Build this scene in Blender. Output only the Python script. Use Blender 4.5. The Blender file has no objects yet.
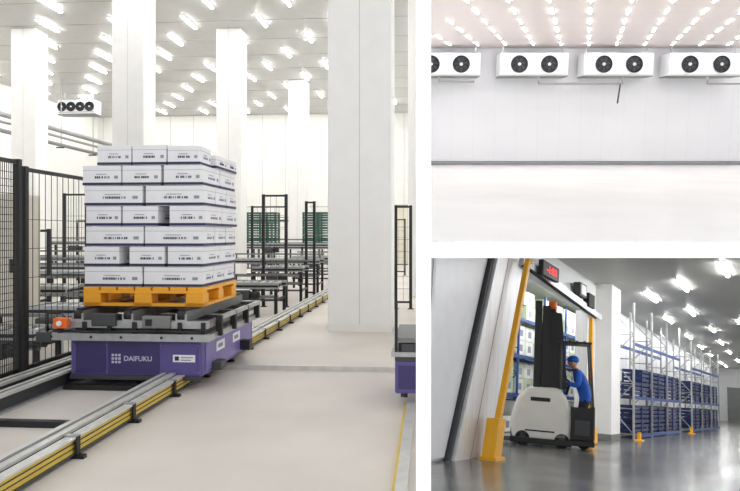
import bpy, bmesh, math, random
from mathutils import Vector, Matrix
random.seed(4)
SC=bpy.context.scene
LINK=SC.collection.objects.link
CAMZ=1.5

# ---------------------------------------------------------------- materials
def lin(c):
    return tuple(((v/255)/12.92 if v/255<=0.04045 else ((v/255+0.055)/1.055)**2.4) for v in c)+(1,)
MC={}
def mat(name,col,rough=0.5,metal=0.0,var=0.05,scale=3.0,bump=0.0,emit=0.0,stretch=None,spec=0.5,detail=4):
    if name in MC: return MC[name]
    m=bpy.data.materials.new(name); m.use_nodes=True; nt=m.node_tree; N=nt.nodes; L=nt.links
    p=N['Principled BSDF']
    tc=N.new('ShaderNodeTexCoord'); mp=N.new('ShaderNodeMapping'); no=N.new('ShaderNodeTexNoise'); cr=N.new('ShaderNodeValToRGB')
    L.new(tc.outputs['Object'],mp.inputs[0]); L.new(mp.outputs[0],no.inputs['Vector']); L.new(no.outputs['Fac'],cr.inputs[0]); L.new(cr.outputs[0],p.inputs['Base Color'])
    no.inputs['Scale'].default_value=scale; no.inputs['Detail'].default_value=detail
    if stretch: mp.inputs['Scale'].default_value=stretch
    c=lin(col); lo=tuple(v*(1-var) for v in c[:3])+(1,); hi=tuple(min(1,v*(1+var)) for v in c[:3])+(1,)
    cr.color_ramp.elements[0].color=lo; cr.color_ramp.elements[1].color=hi
    cr.color_ramp.elements[0].position=.3; cr.color_ramp.elements[1].position=.7
    p.inputs['Roughness'].default_value=rough; p.inputs['Metallic'].default_value=metal
    p.inputs['Specular IOR Level'].default_value=spec
    if bump:
        b=N.new('ShaderNodeBump'); b.inputs['Strength'].default_value=bump; L.new(no.outputs['Fac'],b.inputs['Height']); L.new(b.outputs[0],p.inputs['Normal'])
    if emit:
        p.inputs['Emission Color'].default_value=(1,1,1,1) if emit>1.5 else c; p.inputs['Emission Strength'].default_value=emit
    MC[name]=m; return m
WHITE=mat('white_panel_paint',(240,239,234),.5,var=.02)
TRIMW=mat('white_partition_glow_paint',(252,252,252),.6,var=.0,emit=.25)  # white paint with self-glow added so partition and slab stay bright
CEIL1=mat('grey_ceiling_panel',(192,192,189),.45,var=.03)
SEAM=mat('faint_panel_seam',(205,205,202),.5)
FLOOR1=mat('beige_concrete',(215,208,199),.55,var=.09,scale=.8,bump=.02,detail=8)
COLM=mat('column_white_paint',(243,242,239),.5,var=.02)
YEL=mat('yellow_paint',(226,196,84),.45,var=.08)
YELD=mat('guard_yellow_paint',(247,180,20),.4)
STEEL=mat('galvanised_steel',(176,178,178),.4,.5,var=.12,scale=12)
LSTEEL=mat('light_rail_steel',(212,211,206),.35,.25,var=.1,scale=9)
BLACK=mat('black_powder_coat',(28,28,30),.5,var=.2)
DGREY=mat('dark_grey_metal',(74,76,78),.5,.3)
MGREY=mat('mid_grey_metal',(128,130,128),.5,.3)
PURP=mat('purple_paint',(92,80,144),.4,var=.05)
PURPL=mat('light_purple_paint',(126,114,174),.4,var=.05)
PURPD=mat('deep_purple_paint',(62,54,106),.4)
CART=mat('white_cardboard',(238,238,240),.7,var=.03,scale=5)
NAVY=mat('navy_print',(44,50,84),.6)
PRINT=mat('grey_print',(145,148,164),.6)
LAV=mat('pale_lavender_print',(200,196,222),.5)
ORANGE=mat('orange_plastic',(246,172,40),.45,var=.06)
BEIGE=mat('beige_cabinet_paint',(218,212,194),.5)
GREEN=mat('green_crate_plastic',(48,92,80),.5,var=.15)
PIPEG=mat('grey_pipe_insulation',(150,150,148),.5,.2)
WPRINT=mat('white_lettering',(240,240,245),.5,var=0)
TUBE=mat('light_tube_emitter_hall',(255,255,255),emit=52)
TUBE2=mat('light_tube_emitter_coldroom',(255,255,255),emit=30)
TUBE3=mat('light_tube_emitter_dock',(255,255,255),emit=105)
ORL=mat('orange_sensor_plastic',(235,110,40),.4)
CEIL2=mat('warm_white_ceiling',(214,205,202),.55,var=.02)
FLOOR2=mat('pale_floor_coating',(238,236,233),.22,var=.05,scale=.35)
WALL2=mat('cold_room_wall_panel',(228,229,232),.45,var=.02,scale=.4)
SKIRT=mat('grey_skirting',(140,142,148),.5)
FANB=mat('fan_black_plastic',(20,22,26),.5)
FANG=mat('fan_blade_grey',(48,52,60),.5)
UNITW=mat('evaporator_white_enamel',(244,245,247),.4,var=.01)
CEIL3=mat('grey_warehouse_ceiling',(176,176,171),.4,var=.04,scale=.6)
WALL3=mat('pale_grey_wall_panel',(232,233,232),.35,var=.03)
DOORW=mat('sliding_door_white_panel',(238,239,242),.3,var=.03)
INOX=mat('brushed_stainless_steel',(226,227,229),.36,.35,var=.10,scale=2.2,stretch=(5,5,.25))
INOXD=mat('dark_stainless_edge',(150,150,152),.35,.4,var=.12,scale=3,stretch=(9,9,.35))
RUB=mat('black_rubber',(22,22,24),.7)
BLUER=mat('blue_rack_paint',(38,72,142),.45)
CRATEB=mat('dark_blue_crate_plastic',(28,44,92),.45,var=.2)
CREAM=mat('cream_truck_paint',(238,235,226),.35,var=.03)
TRUCKD=mat('truck_dark_plastic',(34,34,36),.5)
RED=mat('red_led_digits',(255,40,30),emit=1.2)
BAG=mat('pale_product_wrap',(232,232,226),.5,var=.1,scale=4)
BAGG=mat('greenish_product_wrap',(196,210,180),.5,var=.1,scale=4)
JACKET=mat('blue_work_jacket',(24,92,196),.7,var=.15,scale=14)
TROUS=mat('dark_work_trousers',(38,42,56),.8)
SKIN=mat('skin',(214,160,130),.6)
HELM=mat('blue_safety_helmet',(30,110,205),.3)
SHOE=mat('black_leather_shoe',(20,20,20),.5)

def polished():
    m=mat('polished_grey_concrete',(116,116,115),.16,var=.42,scale=.8,detail=12)
    nt=m.node_tree; p=nt.nodes['Principled BSDF']
    for n in nt.nodes:
        if n.type=='VALTORGB': n.color_ramp.elements[0].position=.36; n.color_ramp.elements[1].position=.66
        if n.type=='TEX_NOISE': n.inputs['Roughness'].default_value=.62
    n=nt.nodes.new('ShaderNodeTexNoise'); n.inputs['Scale'].default_value=.5; n.inputs['Detail'].default_value=5
    tc=[k for k in nt.nodes if k.type=='TEX_COORD'][0]; nt.links.new(tc.outputs['Object'],n.inputs['Vector'])
    r=nt.nodes.new('ShaderNodeMapRange'); r.inputs[3].default_value=.11; r.inputs[4].default_value=.30
    nt.links.new(n.outputs['Fac'],r.inputs[0]); nt.links.new(r.outputs[0],p.inputs['Roughness'])
    return m
FLOOR3=polished()

# ---------------------------------------------------------------- mesh builder
class B:
    def __init__(s): s.bm=bmesh.new(); s.m=[]
    def mi(s,m):
        if m not in s.m: s.m.append(m)
        return s.m.index(m)
    def _fin(s,verts,m,smooth=False):
        i=s.mi(m); fs=set(f for v in verts for f in v.link_faces)
        for f in fs: f.material_index=i; f.smooth=smooth
    def box(s,x0,x1,y0,y1,z0,z1,m,bev=0):
        r=bmesh.ops.create_cube(s.bm,size=1)
        vs=r['verts']
        for v in vs: v.co=Vector(((x0+x1)/2+v.co.x*(x1-x0),(y0+y1)/2+v.co.y*(y1-y0),(z0+z1)/2+v.co.z*(z1-z0)))
        s._fin(vs,m)
        if bev:
            es=list(set(e for v in vs for e in v.link_edges))
            r2=bmesh.ops.bevel(s.bm,geom=es,offset=bev,segments=2,affect='EDGES',profile=.5)
            i=s.mi(m)
            for f in r2['faces']: f.material_index=i
        return s
    def cyl(s,p0,p1,r,m,r2=None,seg=14,smooth=True):
        p0=Vector(p0);p1=Vector(p1);d=p1-p0
        q=d.to_track_quat('Z','Y').to_matrix().to_4x4()
        M=Matrix.Translation((p0+p1)/2)@q
        k=bmesh.ops.create_cone(s.bm,cap_ends=True,segments=seg,radius1=r,radius2=r if r2 is None else r2,depth=d.length,matrix=M)
        s._fin(k['verts'],m)
        for f in set(f for v in k['verts'] for f in v.link_faces):
            if len(f.verts)==4: f.smooth=smooth
        return s
    def path(s,pts,r,m,seg=10):
        for a,b in zip(pts,pts[1:]): s.cyl(a,b,r,m,seg=seg)
        for p in pts[1:-1]: s.sph(p,r,m,8,6)
        return s
    def sph(s,c,r,m,u=14,v=10,sc=(1,1,1)):
        M=Matrix.Translation(c)@Matrix.Diagonal((sc[0],sc[1],sc[2],1))
        k=bmesh.ops.create_uvsphere(s.bm,u_segments=u,v_segments=v,radius=r,matrix=M); s._fin(k['verts'],m,True); return s
    def bar(s,p0,p1,w,m):
        return s.cyl(p0,p1,w*.707,m,seg=4,smooth=False)
    def poly(s,pts,ext,m):
        e=Vector(ext); a=[s.bm.verts.new(Vector(p)) for p in pts]; b=[s.bm.verts.new(Vector(p)+e) for p in pts]
        n=len(pts); fs=[s.bm.faces.new(a),s.bm.faces.new(b[::-1])]
        for i in range(n): fs.append(s.bm.faces.new((a[i],b[i],b[(i+1)%n],a[(i+1)%n])))
        i=s.mi(m)
        for f in fs: f.material_index=i
        bmesh.ops.recalc_face_normals(s.bm,faces=fs)
        return s
    def mesh(s,name):
        me=bpy.data.meshes.new(name); s.bm.to_mesh(me); s.bm.free()
        for m in s.m: me.materials.append(m)
        return me

# ---------------------------------------------------------------- room frames
def frame(a,u,h):
    a=Vector(a).normalized(); u=Vector(u).normalized(); b=a.cross(u).normalized(); a=u.cross(b)
    o=Vector((0,0,CAMZ))-u*h
    M=Matrix.Identity(4)
    for i in range(3): M[i][0]=b[i];M[i][1]=a[i];M[i][2]=u[i];M[i][3]=o[i]
    return M
R1=frame((60,700,0),(0,0,1),1.5)
R2=frame((0,700,100),(0,-100,700),1.6)
R3=frame((420,700,-177),(270,700,3409),1.25)
RW=Matrix.Identity(4)
def T(x,y=0,z=0,rz=0):
    return Matrix.Translation((x,y,z))@Matrix.Rotation(rz,4,'Z')

def thing(name,M,label,cat,group=None):
    o=bpy.data.objects.new(name,None); o.empty_display_size=.2; LINK(o); o.matrix_world=M
    o['label']=label; o['category']=cat
    if group: o['group']=group
    return o
def part(name,parent,b,label=None,M=None):
    o=bpy.data.objects.new(name,b if isinstance(b,bpy.types.Mesh) else b.mesh(name)); LINK(o); o.parent=parent
    if M: o.matrix_local=M
    if label: o['label']=label
    return o
def solo(name,M,b,label,cat,group=None):
    o=bpy.data.objects.new(name,b if isinstance(b,bpy.types.Mesh) else b.mesh(name)); LINK(o); o.matrix_world=M
    o['label']=label;o['category']=cat
    if group:o['group']=group
    return o
def struct(name,M,b):
    o=bpy.data.objects.new(name,b.mesh(name)); LINK(o); o.matrix_world=M; o['kind']='structure'; return o
def textmesh(txt,size,m,bold=0.0):
    cu=bpy.data.curves.new('t','FONT'); cu.body=txt; cu.size=size; cu.extrude=.002; cu.offset=bold; cu.align_x='CENTER'; cu.align_y='CENTER'
    t=bpy.data.objects.new('t',cu); LINK(t); bpy.context.view_layer.update()
    me=bpy.data.meshes.new_from_object(t.evaluated_get(bpy.context.evaluated_depsgraph_get()))
    bpy.data.objects.remove(t); me.materials.clear(); me.materials.append(m)
    return me
FACE=Matrix.Rotation(math.pi/2,4,'X')   # text facing -Y

# ================================================================= SHELL: partition and slab
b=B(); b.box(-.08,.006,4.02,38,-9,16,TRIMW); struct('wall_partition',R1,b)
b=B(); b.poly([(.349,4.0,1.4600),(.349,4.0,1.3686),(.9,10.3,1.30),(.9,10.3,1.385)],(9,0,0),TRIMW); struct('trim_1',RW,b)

# ================================================================= ROOM 1
b=B(); b.box(-18,-.08,1.0,35.2,-.15,0,FLOOR1)
struct('floor',R1,b)
b=B(); b.box(-18,-.08,9.0,35.2,7.6,7.75,CEIL1)
for i in range(14): b.box(-18,-.08,10+i*1.9,10.012+i*1.9,7.595,7.6,MGREY)
struct('ceiling',R1,b)
b=B(); b.box(-18,-.08,35,35.2,0,7.6,WHITE)
for i in range(14): b.box(-16.9+i*1.2,-16.875+i*1.2,34.985,35,0,7.6,SEAM)
b.box(-18,-.08,34.98,35,2.9,2.96,SEAM); b.box(-18,-.08,34.95,35,0,.25,MGREY)
struct('wall_back',R1,b)
b=B(); b.box(-18,-17.2,9,35,0,7.6,WHITE); struct('wall_side',R1,b)
b=B(); b.box(-2.6,-1.0,34.9,34.99,0,3.0,MGREY); b.box(-2.5,-1.1,34.88,34.9,.05,2.9,BEIGE); struct('door_3',R1,b)

def column(x,y,w,d,hgt=7.6,label='square white painted column rising to the ceiling'):
    b=B(); b.box(-w/2,w/2,0,d,0,hgt,COLM,.02); b.box(-w/2-.004,w/2+.004,-.004,d+.004,0,.12,WHITE)
    b.box(-.004,.004,-.003,.01,0,hgt,CEIL1)
    return solo('column',R1@T(x,y),b,label,'column','square hall columns')
column(-11.96,19.7,.76,.7)
column(-7.30,16.4,.80,.75)
column(-5.92,20.2,.74,.7)
column(-5.2,27.2,.72,.7)
column(-1.09,10.8,.99,.95,label='wide square white column standing beside the yellow track')
column(-.31,16.9,.44,.9,label='white column set against the partition wall')

# tubes
b=B(); b.box(-.055,.055,-.6,.6,-.025,0,WHITE); b.box(-.032,.032,-.57,.57,-.05,-.025,TUBE)
tm=b.mesh('ceiling_light')
for r_ in range(12):
    yy=14.2+r_*1.75
    for i in range(8):
        xx=-1.6-i*2.1-(1.05 if r_%2 else 0)
        if xx<-17: continue
        solo('ceiling_light',R1@T(xx,yy,7.595),tm,'white fluorescent strip light fixed under the grey hall ceiling','light','hall strip lights')

# rails
def rail(x,y0,y1,lab,yside=1,w=.065):
    r=thing('track_rail',R1@T(x,y0),lab,'rail')
    L=y1-y0
    b=B(); b.box(-w,w,0,L,.0,.02,STEEL); b.box(-.015,.015,0,L,.02,.14,DGREY); b.box(-w,w,0,L,.14,.165,LSTEEL); b.box(-.012,.012,0,L,.165,.170,MGREY)
    part('rail_beam',r,b)
    if yside:
        b=B(); b.box(.10,.135,0,L,.035,.132,YEL); b.box(.135,.142,0,L,.098,.104,DGREY); b.box(.135,.142,0,L,.065,.070,DGREY); b.box(.085,.158,0,L,.134,.146,LSTEEL); b.box(.09,.15,0,L,.025,.035,DGREY); part('power_busbar',r,b,'yellow ribbed conductor bar')
        bm1=B().box(.02,.21,0,.05,0,.024,BLACK).box(.15,.165,0,.05,.0,.15,BLACK).box(.07,.165,0,.05,.146,.156,STEEL).mesh('bracket')
        for i in range(int(L/.9)): part('bracket',r,bm1,None,Matrix.Translation((0,.3+i*.9,0)))
        bm2=B().box(-.10,-.065,0,.07,0,.05,BLACK).cyl((-.085,.035,.05),(-.085,.035,.07),.012,STEEL,seg=6).mesh('rail_clamp')
        for i in range(min(20,int(L/.9))): part('rail_clamp',r,bm2,None,Matrix.Translation((0,.1+i*.9,0)))
    return r
rail(-2.52,3.3,32,'steel transfer track rail with a yellow conductor bar')
rail(-3.62,3.3,12,'steel transfer track rail with grey top flange',0)
rail(-3.90,3.3,9.3,'low grey guide rail beside the fence',0)
r=thing('floor_guide',R1@T(-.2,3.3),'thin pale steel guide rail beside the partition','rail')
part('guide_strip',r,B().box(-.02,.0,0,2.8,0,.04,YEL)); part('edge_strip',r,B().box(.0,.07,0,2.8,0,.06,LSTEEL))
b=B(); b.box(-3.54,-2.64,0,.07,0,.05,BLACK); sl=b.mesh('track_tie')
for i in range(6): solo('track_tie',R1@T(0,3.9+i*1.3),sl,'black steel tie between the two track rails','rail tie','track ties')
fs=thing('floor_cross_rail',R1@T(0,7.66),'thin pale metal cross rail on the concrete floor','rail')
part('rail_bar',fs,B().box(-2.3,-.1,0,.06,0,.05,LSTEEL)); part('edge_strip',fs,B().box(-2.3,-.1,.06,.10,0,.02,MGREY))

# ---- transfer car
car=thing('transfer_car',R1@T(-2.86,6.6),'purple rail transfer car with grey chain conveyor deck carrying a pallet','transfer car')
b=B(); b.box(-.66,.66,0,1.95,.12,.48,PURP,.02)
b.box(-.60,-.30,-.006,.01,.15,.45,PURPD); b.box(-.27,.24,-.008,.01,.15,.45,PURPD); b.box(.28,.62,-.006,.01,.15,.45,PURP)
b.box(.655,.668,.12,1.85,.16,.45,PURPL)
b.box(-.66,.66,-.01,.0,.09,.13,DGREY)
for x in (-.62,-.285,.26,.63): 
    for z_ in (.17,.43): b.cyl((x,-.014,z_),(x,-.002,z_),.008,MGREY,seg=8)
part('body',car,b)
lg=B()
for i in range(3):
    for j in range(3): lg.box(-.235+i*.034,-.212+i*.034,-.012,-.006,.25+j*.034,.273+j*.034,LAV)
part('emblem',car,lg,'white grid emblem')
part('lettering',car,textmesh('DAIFUKU',.068,LAV,.001),'white brand lettering',Matrix.Translation((.03,-.012,.295))@FACE)
b=B(); b.box(.38,.60,-.012,-.005,.27,.34,WPRINT); b.box(.40,.44,-.015,-.011,.285,.325,NAVY); b.box(.46,.58,-.015,-.011,.31,.32,PRINT); b.box(.46,.56,-.015,-.011,.285,.295,PRINT); part('nameplate',car,b,'small white printed label')
b=B(); b.box(0,.005,0,.28,0,.1,WPRINT); b.box(.004,.008,.05,.2,.03,.07,PRINT); spm=b.mesh('side_plate')
for yy in (.45,1.05): part('side_plate',car,spm,'white printed side label',Matrix.Translation((.667,yy,.30)))
w=B(); w.cyl((-.03,0,0),(.03,0,0),.085,DGREY,seg=20); w.cyl((-.035,0,0),(.035,0,0),.04,STEEL); wm=w.mesh('wheel')
for x in(-.76,.34):
    for y in (.35,1.6): part('wheel',car,wm,None,Matrix.Translation((x,y,.25)))
part('collector_shoe',car,B().box(.66,.78,1.35,1.48,.17,.28,BLACK))
part('bumper',car,B().box(.66,.76,.3,.5,.14,.22,DGREY))
dk=B()
dk.box(-.86,.76,-.1,-.04,.48,.55,STEEL); dk.box(-.80,.74,-.06,.0,.60,.67,STEEL); dk.box(-.8,.74,1.95,2.03,.60,.68,STEEL)
dk.box(-.8,-.74,0,1.95,.60,.66,MGREY); dk.box(.68,.74,0,1.95,.6,.66,MGREY); dk.box(.70,.76,-.04,1.95,.48,.54,STEEL)
dk.box(-.62,.6,.02,1.93,.48,.60,DGREY)
for x in (-.55,-.05,.48): dk.box(x-.045,x+.045,-.04,1.97,.66,.76,MGREY); dk.box(x-.03,x+.03,-.03,1.96,.76,.785,BLACK); dk.cyl((x-.035,-.03,.72),(x+.035,-.03,.72),.05,BLACK); dk.box(x-.055,x+.055,-.065,-.05,.64,.74,STEEL); dk.cyl((x-.02,-.07,.7),(x-.02,-.06,.7),.012,BLACK,seg=6)
for y in (0,.5,1.0,1.5,1.9): dk.box(-.78,.72,y,y+.04,.63,.67,DGREY)
for x in (-.75,-.5,-.25,0,.2,.45,.68): dk.box(x,x+.04,-.08,-.03,.50,.66,BLACK)
for x in (-.8,-.4,-.1,.3,.6): dk.cyl((x,-.105,.515),(x,-.095,.515),.014,BLACK,seg=6)
dk.box(-.40,-.16,-.10,-.02,.62,.74,DGREY,.01); dk.box(.1,.38,-.09,-.02,.60,.72,MGREY,.01); dk.box(.14,.2,-.1,-.08,.63,.69,BLACK)
dk.path([(-.78,-.1,.575),(-.3,-.12,.565),(.2,-.11,.58),(.7,-.1,.57)],.012,BLACK)
for y in (.2,.7,1.2,1.7): dk.box(.74,.80,y,y+.05,.50,.70,BLACK)
dk.box(.76,.80,.25,1.75,.66,.70,STEEL)
part('conveyor_deck',car,dk)
b=B(); b.box(-.76,-.62,-.15,-.08,.60,.70,ORL,.01); b.cyl((-.69,-.15,.65),(-.69,-.17,.65),.025,WPRINT); part('sensor',car,b,'orange photo sensor')
b=B(); b.box(-.95,-.80,-.12,.05,.46,.56,DGREY,.01); b.box(-.97,-.95,-.1,1.0,.47,.51,STEEL); b.path([(-.86,-.06,.56),(-.86,-.06,.74),(-.72,-.06,.74)],.012,BLACK); part('deck_control_box',car,b)

# ---- orange pallet
pl=thing('pallet',R1@T(-2.87,6.80,.785),'orange plastic pallet under the carton stack','pallet')
b=B()
for i in range(7): b.box(-.62+i*.18,-.62+i*.18+.16,0,1.2,.155,.19,ORANGE,.004)
b.box(-.62,.62,0,.12,.13,.157,ORANGE);b.box(-.62,.62,.54,.66,.13,.157,ORANGE);b.box(-.62,.62,1.08,1.2,.13,.157,ORANGE)
part('top_deck',pl,b)
bk=B().box(0,.18,0,.18,.03,.13,ORANGE,.008).mesh('block')
for x in (-.62,-.09,.44):
    for y in (0,.52,1.02): part('block',pl,bk,None,Matrix.Translation((x,y,0)))
b=B()
for x in (-.62,-.09,.44): b.box(x,x+.18,0,1.2,0,.03,ORANGE)
for y in (0,1.1): b.box(-.62,.62,y,y+.1,.001,.031,ORANGE)
part('bottom_runner',pl,b)

# ---- cartons
HH=.2
def carton(w,d,h,sd):
    R=random.Random(sd)
    b=B(); b.box(-w/2,w/2,-d/2,d/2,0,h,CART,.004)
    e=.0022
    b.box(-w/2-e,w/2+e,-d/2-e,d/2+e,.004,.030,NAVY)
    b.box(-w/2-.001,w/2+.001,-d/2-.001,d/2+.001,h-.048,h-.045,PRINT)
    for f,(n,ln) in enumerate(((w,0),(d,1))):
        def face(a0,a1,z0,z1,m):
            if ln==0: b.box(a0,a1,-d/2-e-.001,-d/2+.001,z0,z1,m)
            else: b.box(w/2-.001,w/2+e+.001,a0,a1,z0,z1,m)
        a=-n*.18
        while a<n*.2:
            ww=R.choice((.006,.010,.014)); face(a,a+ww,h*.36,h*.36+.022,NAVY if ln==0 else PRINT); a+=ww+R.choice((.006,.006,.016))
        face(-n*.15,n*.12,h*.56,h*.56+.006,PRINT)
        face(n*.33,n*.42,h*.35,h*.50,PRINT)
    return b.mesh('carton')
CA=[carton(.60,.375,HH,i) for i in range(3)]; CB=[carton(.40,.565,HH,i+5) for i in range(3)]; CC=[carton(.365,.565,HH,i+9) for i in range(3)]; CT=carton(.37,.40,.14,20); CS=[carton(.35,.375,HH,31),carton(.35,.375,HH,32),carton(.33,.375,HH-.01,33)]
z=.785+.191; sx=-2.87; sy=6.82
GS='cartons stacked on the pallet'
for l in range(7):
    jx=random.uniform(-.014,.014)
    zz=z+l*(HH+.0045)+.001
    lab='white printed carton with a navy band, stacked on the orange pallet'
    if l==6:
        for i,xx in enumerate((-.31,.055,.41)):
            for j in range(3):
                if i==2 and j>0: continue
                solo('carton',R1@T(sx+xx,sy+.19+j*.39,zz,random.uniform(-.02,.02)),CS[i],lab,'carton',GS)
        for j in range(2): solo('carton',R1@T(sx+.42,sy+.60+j*.39,zz,math.pi/2),CT,'lower white printed carton on top of the stack','carton',GS)
    elif l%2==0:
        for i in range(2):
            for j in range(3):
                ox=0
                if l==4: ox=-.008 if i==0 else .014
                solo('carton',R1@T(sx-.308+i*.617+jx+ox,sy+.19+j*.39+random.uniform(-.005,.005),zz,random.uniform(-.014,.014)),CA[(i+j+l)%3],lab,'carton',GS)
    else:
        M_=CC if l in (1,3) else CB
        for i in range(3):
            for j in range(2):
                ox=0
                if l==3: ox=(-.02,-.045,.03)[i]
                if l==1: ox=(-.018,.045,.03)[i]
                if l==5: ox=(-.012,-.01,.008)[i]
                solo('carton',R1@T(sx-.411+i*.411+jx+ox,sy+.285+j*.58+random.uniform(-.004,.004),zz,random.uniform(-.008,.008)),M_[(i+j)%3],lab,'carton',GS)

# ---- wire fences
def fence(M,L,h,lab,dense=.05,hd=.1):
    f=thing('safety_fence',M,lab,'fence')
    b=B(); b.box(-.03,.03,0,.06,0,h,BLACK); b.box(-.07,.07,-.03,.09,0,.012,BLACK); pm_=b.mesh('post')
    part('post',f,pm_); part('post',f,pm_,None,Matrix.Translation((0,L-.06,0)))
    rm=B().box(-.015,.015,.06,L-.06,-.02,.02,BLACK).mesh('frame_rail')
    part('frame_rail',f,rm,None,Matrix.Translation((0,0,h-.03))); part('frame_rail',f,rm,None,Matrix.Translation((0,0,.14)))
    b=B(); n=int((L-.12)/dense)
    for i in range(1,n): b.box(-.003,.003,.06+i*dense-.003,.06+i*dense+.003,.16,h-.05,BLACK)
    n=int((h-.2)/hd)
    for i in range(1,n): b.box(-.003,.003,.06,L-.06,.16+i*hd-.003,.16+i*hd+.003,BLACK)
    part('wire_mesh',f,b)
    return f
fence(R1@T(-4.12,4.0),2.72,2.26,'black steel mesh safety fence beside the track',.035,.07)
fence(R1@T(-4.12,6.78),1.4,2.2,'black steel mesh safety fence panel with thin wires',.12,.3)
def xf(px,D):
    lat=(px-370)/700*D; return lat*.9963-D*.0854, lat*.0854+D*.9963
def fencex(x0,x1,y,h,lab): fence(R1@T(x0,y,0,-math.pi/2),x1-x0,h,lab,.12,.25)
fencex(-4.3,-3.95,11.6,2.3,'black framed machine guard behind the carton stack')
fencex(-3.50,-2.96,14.4,2.35,'black framed machine guard beside the conveyor')
fencex(-2.95,-2.7,16.4,2.3,'narrow black machine guard frame')
fencex(-4.9,-3.9,18.9,2.3,'black framed machine guard near the green crates')
fencex(-7.9,-6.9,14.5,2.4,'black framed guard behind the mesh fence')
fencex(-7.2,-6.2,11.0,1.6,'low black framed guard beside a conveyor')
fencex(-6.1,-5.2,16.0,2.3,'black framed guard between the conveyors')
fence(R1@T(-4.12,12.9),1.3,2.3,'black mesh guard running along the track',.12,.25)
fencex(-11.5,-10.2,17.5,2.2,'black framed guard near the white column')
fencex(-4.3,-2.8,23.9,2.3,'long black guard near the far wall')
fencex(-.72,-.36,14.2,2.1,'narrow black guard frame beside the partition')
fencex(-2.2,-.9,26.0,2.1,'black guard frame near the far wall')

# ---- conveyors
def conveyor(x0,x1,y,h,lab,w=.8):
    c=thing('roller_conveyor',R1@T(x0,y),lab,'conveyor'); L=x1-x0
    b=B(); b.box(0,L,0,.04,-.12,0,STEEL); b.box(0,L,-.01,0,-.09,-.05,BLACK); sm=b.mesh('side_frame')
    part('side_frame',c,sm,None,Matrix.Translation((0,0,h))); part('side_frame',c,sm,None,Matrix.Translation((0,w-.04,h)))
    b=B(); n=int(L/.16)
    for i in range(n): b.cyl((.08+i*.16,.04,h-.04),(.08+i*.16,w-.04,h-.04),.03,LSTEEL,seg=8)
    b.box(.05,L-.05,w/2-.02,w/2+.02,h-.1,h-.05,DGREY)
    o=part('roller_bed',c,b)
    b=B()
    for yy in (.02,w-.02): b.box(-.03,.03,yy-.02,yy+.02,0,h-.12,BLACK)
    b.box(-.02,.02,0,w,.25,.29,BLACK); st=b.mesh('stand')
    k=max(2,int(L/1.1)+1)
    for i in range(k): part('stand',c,st,None,Matrix.Translation((.05+i*(L-.1)/(k-1),0,0)))
    part('tie_bar',c,B().box(0,L,0,.03,.25,.29,DGREY).box(0,L,.0,.02,h*.5,h*.5+.06,MGREY))
    part('guide_rail',c,B().box(0,L,w,w+.02,h+.08,h+.12,MGREY).box(.1,.13,w,w+.02,h-.1,h+.1,BLACK).box(L-.13,L-.1,w,w+.02,h-.1,h+.1,BLACK))
    part('drive_motor',c,B().box(L*.3,L*.3+.28,-.14,0,h-.32,h-.14,DGREY,.02).cyl((L*.3+.28,-.07,h-.23),(L*.3+.46,-.07,h-.23),.07,BLACK))
    return c
conveyor(-8.5,-5.3,9.8,.75,'grey roller conveyor on black legs behind the fence',.6)
conveyor(-9.5,-5.0,12.0,.85,'grey roller conveyor on black legs near the columns')
conveyor(-10.5,-4.6,13.6,.9,'long grey roller conveyor on black legs')
conveyor(-5.2,-4.3,7.4,.45,'low grey roller conveyor beside the track',.5)
conveyor(-5.2,-4.3,8.5,.6,'low grey roller conveyor beside the track',.5)
conveyor(-5.2,-2.75,17.3,.9,'grey roller conveyor between black guards')
conveyor(-4.0,-2.85,13.0,.6,'grey conveyor section behind the transfer car')
conveyor(-3.9,-2.75,19.6,.9,'grey roller conveyor near the far wall')
conveyor(-5.7,-4.3,11.0,.7,'grey roller conveyor section ending at the track',.5)
conveyor(-13,-8.2,16.0,1.0,'long grey roller conveyor between the columns')
conveyor(-14,-6.9,22.2,1.3,'raised grey roller conveyor in the middle of the hall')
conveyor(-6.2,-2.9,21.8,1.25,'grey roller conveyor carrying stacked green crates')
conveyor(-9,-2.8,25.5,1.1,'long grey roller conveyor near the far wall')
conveyor(-3.95,-2.8,15.3,.8,'short grey conveyor beside the black guard')
conveyor(-16,-6,30.5,2.2,'high grey conveyor line near the far wall')
# green crates
def crate(w,d,h,m):
    b=B()
    b.box(-w/2,w/2,-d/2,d/2,0,.02,m)
    for sx_ in(-1,1):
        for a in range(3):
            z0=.02+a*(h-.02)/3
            b.box(min(sx_*w/2,sx_*(w/2-.02)),max(sx_*w/2,sx_*(w/2-.02)),-d/2,d/2,z0+h*.11,z0+(h-.02)/3,m)
            b.box(-w/2,w/2,min(sx_*d/2,sx_*(d/2-.02)),max(sx_*d/2,sx_*(d/2-.02)),z0+h*.11,z0+(h-.02)/3,m)
    for x in(-1,1):
        for y in(-1,1): b.box(x*w/2-.03,x*w/2+.03,y*d/2-.03,y*d/2+.03,0,h,m)
    b.box(-w/2-.015,w/2+.015,-d/2-.015,-d/2+.02,h-.04,h,m); b.box(-w/2-.015,w/2+.015,d/2-.02,d/2+.015,h-.04,h,m)
    b.box(-w/2-.015,-w/2+.02,-d/2,d/2,h-.04,h,m); b.box(w/2-.02,w/2+.015,-d/2,d/2,h-.04,h,m)
    return b.mesh('crate')
GC=crate(.40,.5,.24,GREEN)
for (x,y,k0) in ((-5.6,22.2,4),(-5.1,22.2,4),(-3.8,22.2,4),(-3.3,22.2,4)):
    for k in range(k0): solo('crate',R1@T(x,y,1.25+k*.245),GC,'green plastic crate stacked on a roller conveyor','crate','green crates on the conveyors')
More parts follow.
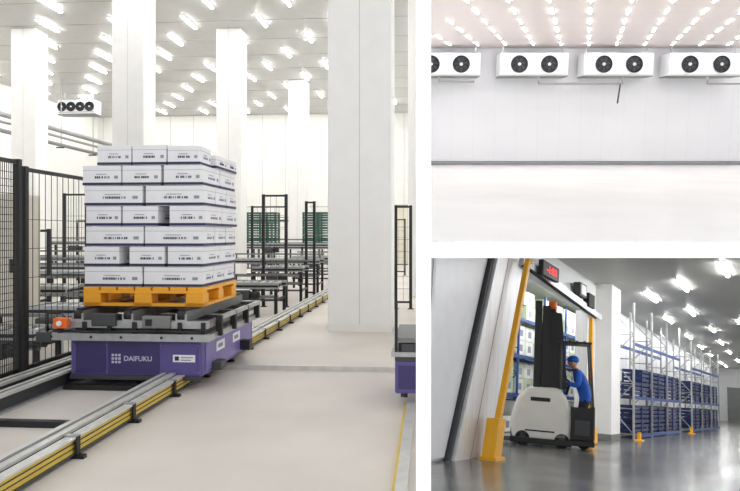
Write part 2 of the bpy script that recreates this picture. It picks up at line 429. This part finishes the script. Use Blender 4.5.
# cabinet
cb=thing('control_cabinet',R1@T(-5.92,8.85),'tall beige electrical control cabinet behind the mesh fence','cabinet')
b=B(); b.box(-.9,.5,0,.5,.1,2.05,BEIGE,.015); b.box(-.9,.5,.02,.48,0,.1,DGREY); part('body',cb,b)
for i,x in enumerate((-.88,-.2)):
    b=B(); b.box(x,x+.66,-.015,0,.14,2.01,BEIGE,.005); d=part('door',cb,b)
    b=B(); b.box(x+.58,x+.61,-.035,-.015,1.0,1.18,BLACK); part('handle',d,b)
# pipes
pp=thing('wall_pipes',R1@T(-14.3,18,5.0),'grey insulated pipe run hung along the side of the hall','pipe')
for i,(zz,r) in enumerate(((0,.07),(.3,.05),(.55,.09))): part('pipe',pp,B().cyl((0,0,zz),(0,14,zz),r,PIPEG if i else MGREY,seg=10))
bm1=B().box(-.012,.012,0,.024,-.12,2.6,STEEL).box(-.2,.12,0,.05,-.12,-.07,DGREY).mesh('bracket')
for i in range(6): part('bracket',pp,bm1,None,Matrix.Translation((0,i*2.6+.3,0)))
pp=thing('wall_pipes',R1@T(-13.9,31.5,0),'grey vertical pipes dropping to the floor near the cooler','pipe')
for i in range(3): part('pipe',pp,B().cyl((i*.3,0,0),(i*.3,0,6.4-.3*i),.07,PIPEG,seg=10))
# ---- evaporator builder
def evaporator(M,w,h,d,fx,fr,lab,group=None,leg=True):
    e=thing('evaporator_unit',M,lab,'cooling unit',group)
    b=B(); b.box(-w/2,w/2,0,d,0,h,UNITW,.03); b.box(-w/2+.05,w/2-.05,-.006,0,.04,.08,CEIL1); b.box(-w/2,w/2,.02,d,-.05,0,MGREY)
    for x in (-w/2+.12,w/2-.12): b.box(x-.008,x+.008,-.005,0,.05,h-.05,CEIL1)
    part('body',e,b)
    for x in fx:
        f=B()
        f.cyl((x,-.012,h*.5),(x,.0,h*.5),fr*1.0,FANB,seg=32)
        n=28
        for i in range(n):
            a0=2*math.pi*i/n;a1=2*math.pi*(i+1)/n
            f.cyl((x+fr*math.cos(a0),-.05,h*.5+fr*math.sin(a0)),(x+fr*math.cos(a1),-.05,h*.5+fr*math.sin(a1)),.035,FANB,seg=6)
        fo=part('fan',e,f)
        g=B()
        for i in range(7):
            a=2*math.pi*i/7
            p=[(x+fr*.2*math.cos(a),-.03,h*.5+fr*.2*math.sin(a)),(x+fr*.85*math.cos(a),-.05,h*.5+fr*.85*math.sin(a)),(x+fr*.85*math.cos(a+.5),-.02,h*.5+fr*.85*math.sin(a+.5)),(x+fr*.2*math.cos(a+.8),-.02,h*.5+fr*.2*math.sin(a+.8))]
            g.poly(p,(0,.006,0),FANG)
        part('fan_blades',fo,g)
        g=B(); g.cyl((x,-.08,h*.5),(x,-.02,h*.5),fr*.2,LSTEEL,seg=16); part('fan_hub',fo,g)
    if leg:
        hm=B().box(-.03,.03,d*.3,d*.3+.05,h,h+.35,STEEL).mesh('hanger')
        for x in (-w/2+.2,w/2-.2): part('hanger',e,hm,None,Matrix.Translation((x,0,0)))
    return e
x,y=xf(76,29.5); evaporator(R1@T(x,y,6.62),1.65,.58,.6,(-.6,-.2,.2,.6),.17,'white evaporator with four black fans hung under the hall ceiling')
# second car
c2=thing('transfer_car',R1@T(-.30,6.0),'purple rail transfer car with grey deck standing against the partition','transfer car')
b=B(); b.box(0,.215,0,.9,.14,.42,PURP,.015); b.box(.03,.2,-.006,.0,.18,.38,PURPD); part('body',c2,b)
b=B(); b.box(-.03,.215,-.03,.9,.46,.50,STEEL); b.box(0,.2,0,.85,.42,.46,DGREY); b.box(.0,.215,-.02,.9,.58,.62,MGREY); b.box(.03,.2,.0,.8,.50,.58,BLACK); b.box(.06,.2,-.03,-.0,.50,.57,DGREY); part('conveyor_deck',c2,b)
b=B(); b.box(-.0,.025,-.03,-.005,.50,.92,BLACK); part('stop_post',c2,b)
w=B(); w.cyl((.1,0,0),(.16,0,0),.07,DGREY,seg=16); part('wheel',c2,w,None,Matrix.Translation((-.06,.3,.11)))

# ================================================================= ROOM 2 (cold room)
b=B(); b.poly([(.95,10.45,0),(24,10.45,0),(24,38,0),(3.3,38,0)],(0,0,-.12),FLOOR2); struct('floor_cold_room',R2,b)
b=B(); b.box(1.1,24,19,38,6.13,6.28,CEIL2); struct('ceiling_cold_room',R2,b)
b=B(); b.box(3.1,24,37.9,38.1,0,6.13,WALL2)
for i in range(19): b.box(3.2+i*1.15,3.207+i*1.15,37.898,37.9,0,6.13,CEIL2)
struct('wall_cold_room',R2,b)
b=B(); b.box(3.1,24,37.78,37.9,0,.10,SKIRT); b.box(3.1,24,37.84,37.9,.15,.2,MGREY); struct('baseboard_cold_room',R2,b)
sk=math.atan(.304)
b=B(); b.box(-.05,.05,-.60,.60,-.03,0,UNITW); b.box(-.035,.035,-.58,.58,-.05,-.03,TUBE2); tm2=b.mesh('ceiling_light')
for r_ in range(7):
    yy=22.0+r_*2.3
    xc=.304*yy
    for i in range(-6,10):
        xx=xc+i*1.4
        if xx<1.5+.05*yy or xx>23: continue
        solo('ceiling_light',R2@T(xx,yy,6.13,-sk),tm2,'slim white strip light on the pale cold room ceiling','light','cold room strip lights')
for px0,px1 in ((412,480),(500,568),(584,653),(669,741)):
    D=35.6; xc=((px0+px1)/2-370)/700*D; w=(px1-px0)/700*D
    evaporator(R2@T(xc,36.4,4.6),w,1.12,1.2,(-w*.22,w*.22),.40,'white evaporator unit with two black fans under the ceiling','cold room evaporators')
D=36.3
def q(px,z): return ((px-370)/700*D,0,z)
MP=R2@T(0,36.25,0)
pp=thing('drain_pipe',MP,'grey drain pipe linking two evaporators with a dark drop pipe','pipe')
part('pipe',pp,B().path([q(535,4.5),q(535,4.18),q(617,4.18),q(617,4.5)],.05,PIPEG))
part('drop_pipe',pp,B().path([(q(615,4.18)[0],0,4.18),(q(613,4.18)[0],0,3.2)],.04,DGREY))
pp=thing('drain_pipe',MP,'short grey drain pipe below an evaporator','pipe'); part('pipe',pp,B().path([q(437,4.5),q(437,4.28),q(472,4.28)],.05,PIPEG))
pp=thing('drain_pipe',MP,'short grey drain pipe below an evaporator','pipe'); part('pipe',pp,B().path([q(700,4.5),q(700,4.18),q(755,4.18)],.05,PIPEG))

# ================================================================= ROOM 3 (dock)
X=-5.1
def zt(y): return min(4.7,3.38+(y-10.5)*.194)
b=B(); b.poly([(-4.0,7.4,0),(9,7.4,0),(9,74,0),(-10.5,74,0),(-10.5,23,0),(-5.15,10.6,0)],(0,0,-.12),FLOOR3); struct('floor_dock',R3,b)
b=B(); b.poly([(-10.5,24,4.7),(-7.5,17.4,4.7),(9,17.4,4.7),(9,74,4.7),(-10.5,74,4.7)],(0,0,.12),CEIL3)
struct('ceiling_dock',R3,b)
t=.22
b=B(); b.poly([(X,10.5,0),(X,11.7,0),(X,13.1,zt(13.1)),(X,10.5,zt(10.5))],(-t,0,0),WALL3)
struct('wall_dock_near',R3,b)
b=B(); b.poly([(X,15.2,3.95),(X,21.7,3.75),(X,22.6,3.7),(X,22.6,4.7),(X,17.3,4.7),(X,15.0,zt(15))],(-t,0,0),WALL3)
struct('wall_dock_header',R3,b)
b=B(); b.box(X-t,X,21.5,24.6,0,3.72,WALL3); struct('wall_dock_mid',R3,b)
b=B(); b.box(-6.1,-5.9,24.5,74,0,4.7,WALL3)
for i in range(30): b.box(-5.9,-5.895,25+i*1.6,25.015+i*1.6,0,4.7,MGREY)
b.box(-5.9,-5.85,24.6,74,0,.2,MGREY)
struct('wall_dock_far',R3,b)
b=B(); b.box(-6,9,72,72.2,0,4.7,WALL3); b.box(-4.8,-3.6,71.9,72,0,3,MGREY); struct('wall_dock_end',R3,b)
b=B(); b.box(-10.5,-10.3,23,60,0,4.7,WALL3); struct('wall_store_back',R3,b)
solo('column',R3@T(-4.85,22.3),B().box(-.3,.25,0,1.3,0,4.7,COLM,.02).box(-.31,.26,-.01,1.31,0,.18,MGREY),'white square pillar between the doorway and the racks','column')
b=B(); b.poly([(X+.06,10.55,.05),(X+.06,11.3,.05),(X+.06,12.9,3.82),(X+.06,12.95,zt(12.95)),(X+.06,10.55,zt(10.5))],(-.05,0,0),DOORW)
struct('door_1',R3,b)
b=B(); b.poly([(X+.14,11.32,.0),(X+.14,11.40,.0),(X+.14,13.08,zt(13.05)),(X+.14,12.97,zt(12.95))],(-.1,0,0),DGREY); struct('trim_2',R3,b)
b=B(); b.poly([(X+.2,11.42,.0),(X+.2,12.80,.0),(X+.2,14.40,zt(14.4)),(X+.2,13.10,zt(13.1))],(-.12,0,0),INOX)
b.poly([(X+.205,12.10,.0),(X+.205,12.12,.0),(X+.205,13.75,zt(13.7)),(X+.205,13.73,zt(13.7))],(-.03,0,0),INOXD)
struct('door_2',R3,b)
b=B(); b.poly([(X+.1,12.9,.0),(X+.1,13.45,.0),(X+.1,15.15,3.95),(X+.1,15.0,zt(15.0)),(X+.1,14.47,zt(14.5))],(-.16,0,0),INOX)
b.poly([(X+.11,12.82,.0),(X+.11,12.90,.0),(X+.11,14.50,zt(14.5)),(X+.11,14.42,zt(14.4))],(-.03,0,0),RUB)
struct('trim_3',R3,b)
hb=thing('door_track_beam',R3@T(0,0,0),'grey steel door track beam above the opening','door track')
b=B(); b.poly([(X+.22,14.6,3.95),(X+.22,22.2,3.55),(X+.22,22.2,3.72),(X+.22,14.6,4.15)],(-.2,0,0),INOX); part('track',hb,b)
b=B(); b.poly([(X+.24,14.7,3.92),(X+.24,21.5,3.53),(X+.24,21.5,3.55),(X+.24,14.7,3.95)],(-.1,0,0),RUB); part('seal_edge',hb,b)
b=B(); b.box(X-.25,X+.1,20.9,21.5,0,3.7,INOX); struct('trim_4',R3,b)
dp=thing('display_panel',R3@T(X+.32,16.2,4.03),'black digital display with red digits above the doorway','display')
b=B(); b.box(-.06,.06,-.68,.62,-.15,.20,BLACK,.02); part('housing',dp,b)
part('digits',dp,textmesh('-1:00',.24,RED,.006),'glowing red digits',Matrix.Translation((.065,-.02,.02))@Matrix.Rotation(math.pi/2,4,'Z')@FACE@Matrix.Diagonal((1.7,1,1,1)))
bx=thing('junction_box',R3@T(X+.18,19.8,4.05),'small black and white junction box above the doorway','electrical box')
part('body',bx,B().box(-.1,.1,-.5,.2,-.12,.25,DGREY,.02)); part('cover',bx,B().box(.1,.11,-.4,.1,-.06,.2,WHITE)); part('side_box',bx,B().box(-.08,.1,.5,1.2,-.3,.1,RUB,.02))
gp=thing('guard_post',R3@T(X+.45,12.38),'leaning yellow guard post with a thick yellow foot by the door','guard post')
b=B(); b.poly([(-.05,0,0),(-.05,.13,0),(-.05,1.90,3.98),(-.05,1.75,3.98)],(.10,0,0),YELD); part('upright',gp,b)
b=B(); b.poly([(-.12,-.10,0),(-.12,.28,0),(-.12,.46,.72),(-.12,.12,.72)],(.24,0,0),YELD); b.box(-.15,.17,-.13,.36,0,.05,YELD); part('foot',gp,b)
b=B(); b.box(-.05,.05,1.75,2.05,3.92,3.98,YELD); part('cap',gp,b)
gp=thing('guard_post',R3@T(X+.42,19.9),'slim upright yellow guard post beside the doorway','guard post')
b=B(); b.box(-.05,.05,0,.18,0,3.4,YELD,.01); part('upright',gp,b)
b=B(); b.box(-.12,.14,-.2,.4,0,.42,YELD,.03); part('foot',gp,b)

def rack(M,L,h,d,bays,levels,lab,upm,bm_):
    r=thing('pallet_rack',M,lab,'rack')
    b=B(); 
    for x in (0,d): b.box(x-.03,x+.03,-.035,.035,0,h,upm)
    n=int(h/.8)
    for i in range(n): b.bar((0,0,.15+i*.8),(d,0,.15+i*.8),.025,upm); b.bar((0 if i%2 else d,0,.15+i*.8),(d if i%2 else 0,0,.15+(i+1)*.8),.025,upm)
    um=b.mesh('upright_frame')
    for i in range(bays+1): part('upright_frame',r,um,None,Matrix.Translation((0,i*L/bays,0)))
    b=B(); b.box(-.03,.03,.05,L/bays-.05,-.1,0,bm_); bmm=b.mesh('beam')
    for i in range(bays):
        for z_ in levels:
            for x in (0,d): part('beam',r,bmm,None,Matrix.Translation((x,i*L/bays,z_)))
    return r
a1=-math.atan2(.38,8.3)
MR1=R3@T(-5.1,24.5,0,a1)
rack(MR1,8.3,4.4,.75,3,(.14,1.36,3.1),'tall steel pallet rack with blue beams holding blue crates',STEEL,BLUER)
MR2=R3@T(-4.55,35.4,0,a1)
rack(MR2,9.0,4.1,.75,3,(.14,1.36,2.9),'steel pallet rack with blue beams standing beside the wall',STEEL,BLUER)
BC=crate(.62,1.18,.45,CRATEB)
for MM,pt in ((MR1,2.77),(MR2,3.0)):
    for base in (.145,1.365):
        for i in range(3):
            for j in range(2):
                for k in range(2):
                    if base>1 and i==0 and k==1 and j==0 and pt<2.9: continue
                    solo('crate',MM@T(.375,i*pt+.76+j*1.27,base+k*.46),BC,'dark blue plastic crate with slatted sides on a pallet rack','crate','dark blue crates on the racks')
for y,x in ((24.0,-4.1),(34.2,-3.7)):
    g=thing('rack_guard',R3@T(x,y),'short yellow guard bracket at the foot of a rack upright','guard')
    part('post',g,B().box(-.05,.05,-.1,.1,0,.26,YELD,.02)); part('base_plate',g,B().box(-.12,.12,-.2,.2,0,.04,YELD))
MR3=R3@T(-8.2,18.6,0,0)
rack(MR3,13.5,4.5,1.0,5,(1.15,2.35,3.5),'blue pallet rack full of pale cartons inside the store',BLUER,BLUER)
pc=B().box(-.42,.42,-.38,.38,0,.46,BAG,.02).box(.42,.425,-.15,.15,.12,.32,PRINT).box(-.425,.425,-.04,.04,.458,.465,MGREY).mesh('carton')
pg=B().box(-.42,.42,-.38,.38,0,.46,BAGG,.02).box(.42,.425,-.15,.15,.12,.32,PRINT).mesh('carton')
for base in (.02,1.16,2.36,3.51):
    for i in range(5):
        for j in range(3):
            for k in range(2):
                if random.random()<.1: continue
                solo('carton',MR3@T(.5,i*2.7+.5+j*.84,base+k*.47),pc if random.random()<.6 else pg,'pale wrapped carton on the blue rack inside the store','carton','cartons on the store rack')

# dock lights; out-of-view right-side tubes and store tubes are added to brighten
b=B(); b.box(-.05,.05,-1.1,1.1,-.03,0,WHITE); b.box(-.032,.032,-1.05,1.05,-.06,-.03,TUBE3); tm3=b.mesh('ceiling_light')
for (x,y) in ((-3.9,25.1),(-2.6,22.4),(-1.3,19.7),(.2,19),(-4.4,40),(-2.94,35.8),(-1.6,32.5),(-4.3,32),(-3.1,29),(-4.5,47),(-3.1,43),(-4.6,54),(-3.2,50.5),(-1.8,45.5),(-4.6,63),(-3.2,59),(-4.6,68),(-1.8,56),(-6.3,18.8),(-6.3,21.6),(-6.5,24.4),(-6.5,27.4),(-6.6,31),(-6.9,37),(2,19.5),(4.5,19.5),(7,19.5),(2,24),(2,32),(5,26),(5,36),(1,42),(3.5,22),(6,22),(6,30)):
    solo('ceiling_light',R3@T(x,y,4.7),tm3,'white strip light under the grey dock ceiling, some added as fill','light','dock strip lights')

# ---- reach truck   local X = direction of travel (out of the door)
MT=R3@T(-5.12,17.3,0,.28)@Matrix.Scale(1.13,4)
tr=thing('reach_truck',MT,'cream and black electric reach truck driving out of the doorway','forklift')
b=B()
b.poly([(-.66,-.42,.12),(.50,-.42,.12),(.53,-.42,.55),(.46,-.42,1.0),(.28,-.42,1.22),(-.36,-.42,1.22),(-.58,-.42,1.0),(-.72,-.42,.5)],(0,.9,0),CREAM)
es=[e for e in b.bm.edges]; bmesh.ops.bevel(b.bm,geom=es,offset=.09,segments=3,affect='EDGES',profile=.5)
part('body',tr,b)
part('bumper',tr,B().box(-.70,.55,-.46,.52,.05,.17,TRUCKD,.02))
part('side_vent',tr,B().box(-.30,.1,-.428,-.41,.92,1.0,TRUCKD)); part('side_stripe',tr,B().box(-.40,.2,-.43,-.41,.3,.33,TRUCKD))
b=B(); b.box(.50,1.0,-.42,.48,.08,.2,TRUCKD,.02); b.box(.94,1.0,-.42,.48,.2,.9,TRUCKD,.03); b.box(.52,.98,-.44,-.39,.2,.86,TRUCKD,.02); b.box(.6,.9,-.445,-.435,.3,.6,DGREY); part('operator_compartment',tr,b)
b=B()
for y in (-.3,.36):
    b.box(-.26,-.12,y-.06,y+.06,.1,3.05,TRUCKD); b.box(-.10,.06,y-.04,y+.04,.2,2.95,TRUCKD)
for z_ in (1.5,2.1,2.7,2.95): b.box(-.24,-.12,-.3,.36,z_,z_+.1,TRUCKD)
b.cyl((-.1,.03,.3),(-.1,.03,2.6),.05,DGREY); b.cyl((0,-.12,.3),(0,-.12,2.8),.025,STEEL)
b.poly([(-.12,-.3,1.20),(.44,-.3,1.20),(.38,-.3,1.9),(.30,-.3,2.8),(-.10,-.3,2.88)],(0,.62,0),TRUCKD)
part('mast',tr,b)
b=B()
for y in (-.4,.44): b.bar((.3,y,1.2),(.3,y,2.18),.05,TRUCKD); b.bar((.97,y,.8),(.88,y,2.18),.03,TRUCKD)
b.box(.2,.92,-.43,.48,2.17,2.21,TRUCKD)
for i in range(4): b.box(.3+i*.15,.34+i*.15,-.43,.48,2.21,2.23,TRUCKD)
part('overhead_guard',tr,b)
b=B(); b.cyl((.1,-.1,2.82),(.1,-.1,2.90),.09,BLACK); b.cyl((.1,-.1,2.90),(.1,-.1,3.08),.09,ORL); part('beacon',tr,b,'orange warning beacon')
b=B(); b.cyl((0,-.06,0),(0,.06,0),.15,RUB,seg=20); b.cyl((0,-.065,0),(0,.065,0),.07,DGREY); wm=b.mesh('wheel')
for x,y in ((-.45,-.36),(-.45,.42),(.35,-.36),(.35,.42),(.80,.03)): part('wheel',tr,wm,None,Matrix.Translation((x,y,.15)))
fk=B().box(-1.6,-.62,-.06,.06,.06,.11,DGREY).box(-.7,-.62,-.06,.06,.06,.5,DGREY).mesh('fork')
for y in (-.25,.3): part('fork',tr,fk,None,Matrix.Translation((0,y,0)))
b=B(); b.cyl((.42,-.1,1.1),(.50,-.1,1.35),.03,BLACK); b.cyl((.49,-.1,1.35),(.51,-.1,1.38),.12,BLACK,seg=18); part('steering_wheel',tr,b)

# ---- driver (one skinned body)
def skinned(name,verts,edges,radii,m,root=0,sub=2):
    me=bpy.data.meshes.new(name); me.from_pydata(verts,edges,[]); o=bpy.data.objects.new(name,me); LINK(o)
    md=o.modifiers.new('s','SKIN'); md.use_smooth_shade=True
    for i,r in enumerate(radii): 
        me.skin_vertices[0].data[i].radius=(r,r) if not isinstance(r,tuple) else r
    me.skin_vertices[0].data[root].use_root=True
    o.modifiers.new('d','SUBSURF').levels=sub; o.modifiers['d'].render_levels=sub
    bpy.context.view_layer.update()
    em=bpy.data.meshes.new_from_object(o.evaluated_get(bpy.context.evaluated_depsgraph_get()))
    bpy.data.objects.remove(o)
    em.materials.clear(); em.materials.append(m)
    for p in em.polygons: p.use_smooth=True
    return em
# faces -X, leaning forward over the controls, knees bent, on the platform
V=[(.08,0,.84),(.04,0,1.02),(-.04,0,1.20),(-.10,0,1.36),(-.15,0,1.45),(-.19,0,1.51),
   (.06,-.10,.80),(-.06,-.12,.44),(.04,-.12,.09),(-.11,-.13,.04),
   (.06,.10,.80),(-.05,.12,.44),(.07,.12,.09),(-.08,.13,.04),
   (-.09,-.20,1.35),(-.10,-.29,1.10),(-.34,-.22,1.14),(-.09,.20,1.35),(-.10,.27,1.10),(-.33,.16,1.15)]
E=[(0,1),(1,2),(2,3),(3,4),(4,5),(0,6),(6,7),(7,8),(8,9),(0,10),(10,11),(11,12),(12,13),(3,14),(14,15),(15,16),(3,17),(17,18),(18,19)]
Rr=[(.17,.15),(.17,.15),(.19,.16),(.17,.13),.065,.055,.11,.08,.055,.045,.11,.08,.055,.045,.085,.07,.045,.085,.07,.045]
dr=thing('person',MT@Matrix.Translation((.76,.0,.2)),'person in blue jacket and blue helmet standing at the truck controls','person')
bm_=skinned('body',V,E,Rr,JACKET)
bm_.materials.append(TROUS); bm_.materials.append(SHOE); bm_.materials.append(SKIN)
for p in bm_.polygons:
    c=p.center
    if c.z<.10: p.material_index=2
    elif c.z<.80: p.material_index=1
    elif c.z>1.45 and abs(c.y)<.09: p.material_index=3
part('body',dr,bm_)
MHD=Matrix.Translation((-.12,0,-.05))
h=B(); h.sph((-.09,0,1.64),.1,SKIN,18,14,(.98,.8,1.2))
h.sph((-.19,0,1.63),.018,SKIN,8,6,(1.2,.8,1.4)); h.box(-.186,-.17,-.025,.025,1.575,1.582,RED)
for y in(-1,1): h.sph((-.172,y*.033,1.655),.011,BLACK,8,6); h.sph((-.08,y*.082,1.635),.022,SKIN,8,6,(1,.5,1.4))
part('head',dr,h,None,MHD)
h=B(); h.sph((-.08,0,1.70),.118,HELM,18,12,(1.1,.95,.78)); h.cyl((-.09,0,1.69),(-.09,0,1.70),.135,HELM,seg=20); h.box(-.25,-.16,-.07,.07,1.685,1.70,HELM,.005); part('helmet',dr,h,None,MHD)
def hand(y,z,s):
    vs=[(-.34,y,z),(-.40,y,z-.005),(-.44,y,z-.01)];es=[(0,1),(1,2)];rs=[.026,(.035,.02),(.034,.018)]
    for k,(dy,l) in enumerate(((-.03,.05),(-.01,.06),(.01,.056),(.03,.045))):
        i=len(vs); vs+= [(-.45,y+dy,z-.01),(-.45-l*.7,y+dy,z-.02),(-.45-l,y+dy,z-.05)]; es+=[(2,i),(i,i+1),(i+1,i+2)]; rs+=[.010,.009,.008]
    i=len(vs); vs+=[(-.40,y-s*.035,z-.02),(-.43,y-s*.05,z-.045)]; es+=[(1,i),(i,i+1)]; rs+=[.011,.009]
    return skinned('hand',vs,es,rs,SKIN,0,1)
part('hand',dr,hand(-.22,1.14,-1)); part('hand',dr,hand(.16,1.15,1))

# ================================================================= WORLD / CAMERA
w=bpy.data.worlds.new('World'); SC.world=w; w.use_nodes=True
w.node_tree.nodes['Background'].inputs[0].default_value=(.97,.98,1,1); w.node_tree.nodes['Background'].inputs[1].default_value=.95
cam=bpy.data.cameras.new('camera'); co=bpy.data.objects.new('camera',cam); LINK(co); SC.camera=co
co.location=(0,0,CAMZ); co.rotation_euler=(math.pi/2,0,0)
cam.sensor_width=36; cam.lens=36*700/740; cam.shift_y=-10.5/740; cam.clip_end=300
SC.view_settings.view_transform='Standard'; SC.view_settings.exposure=0.08
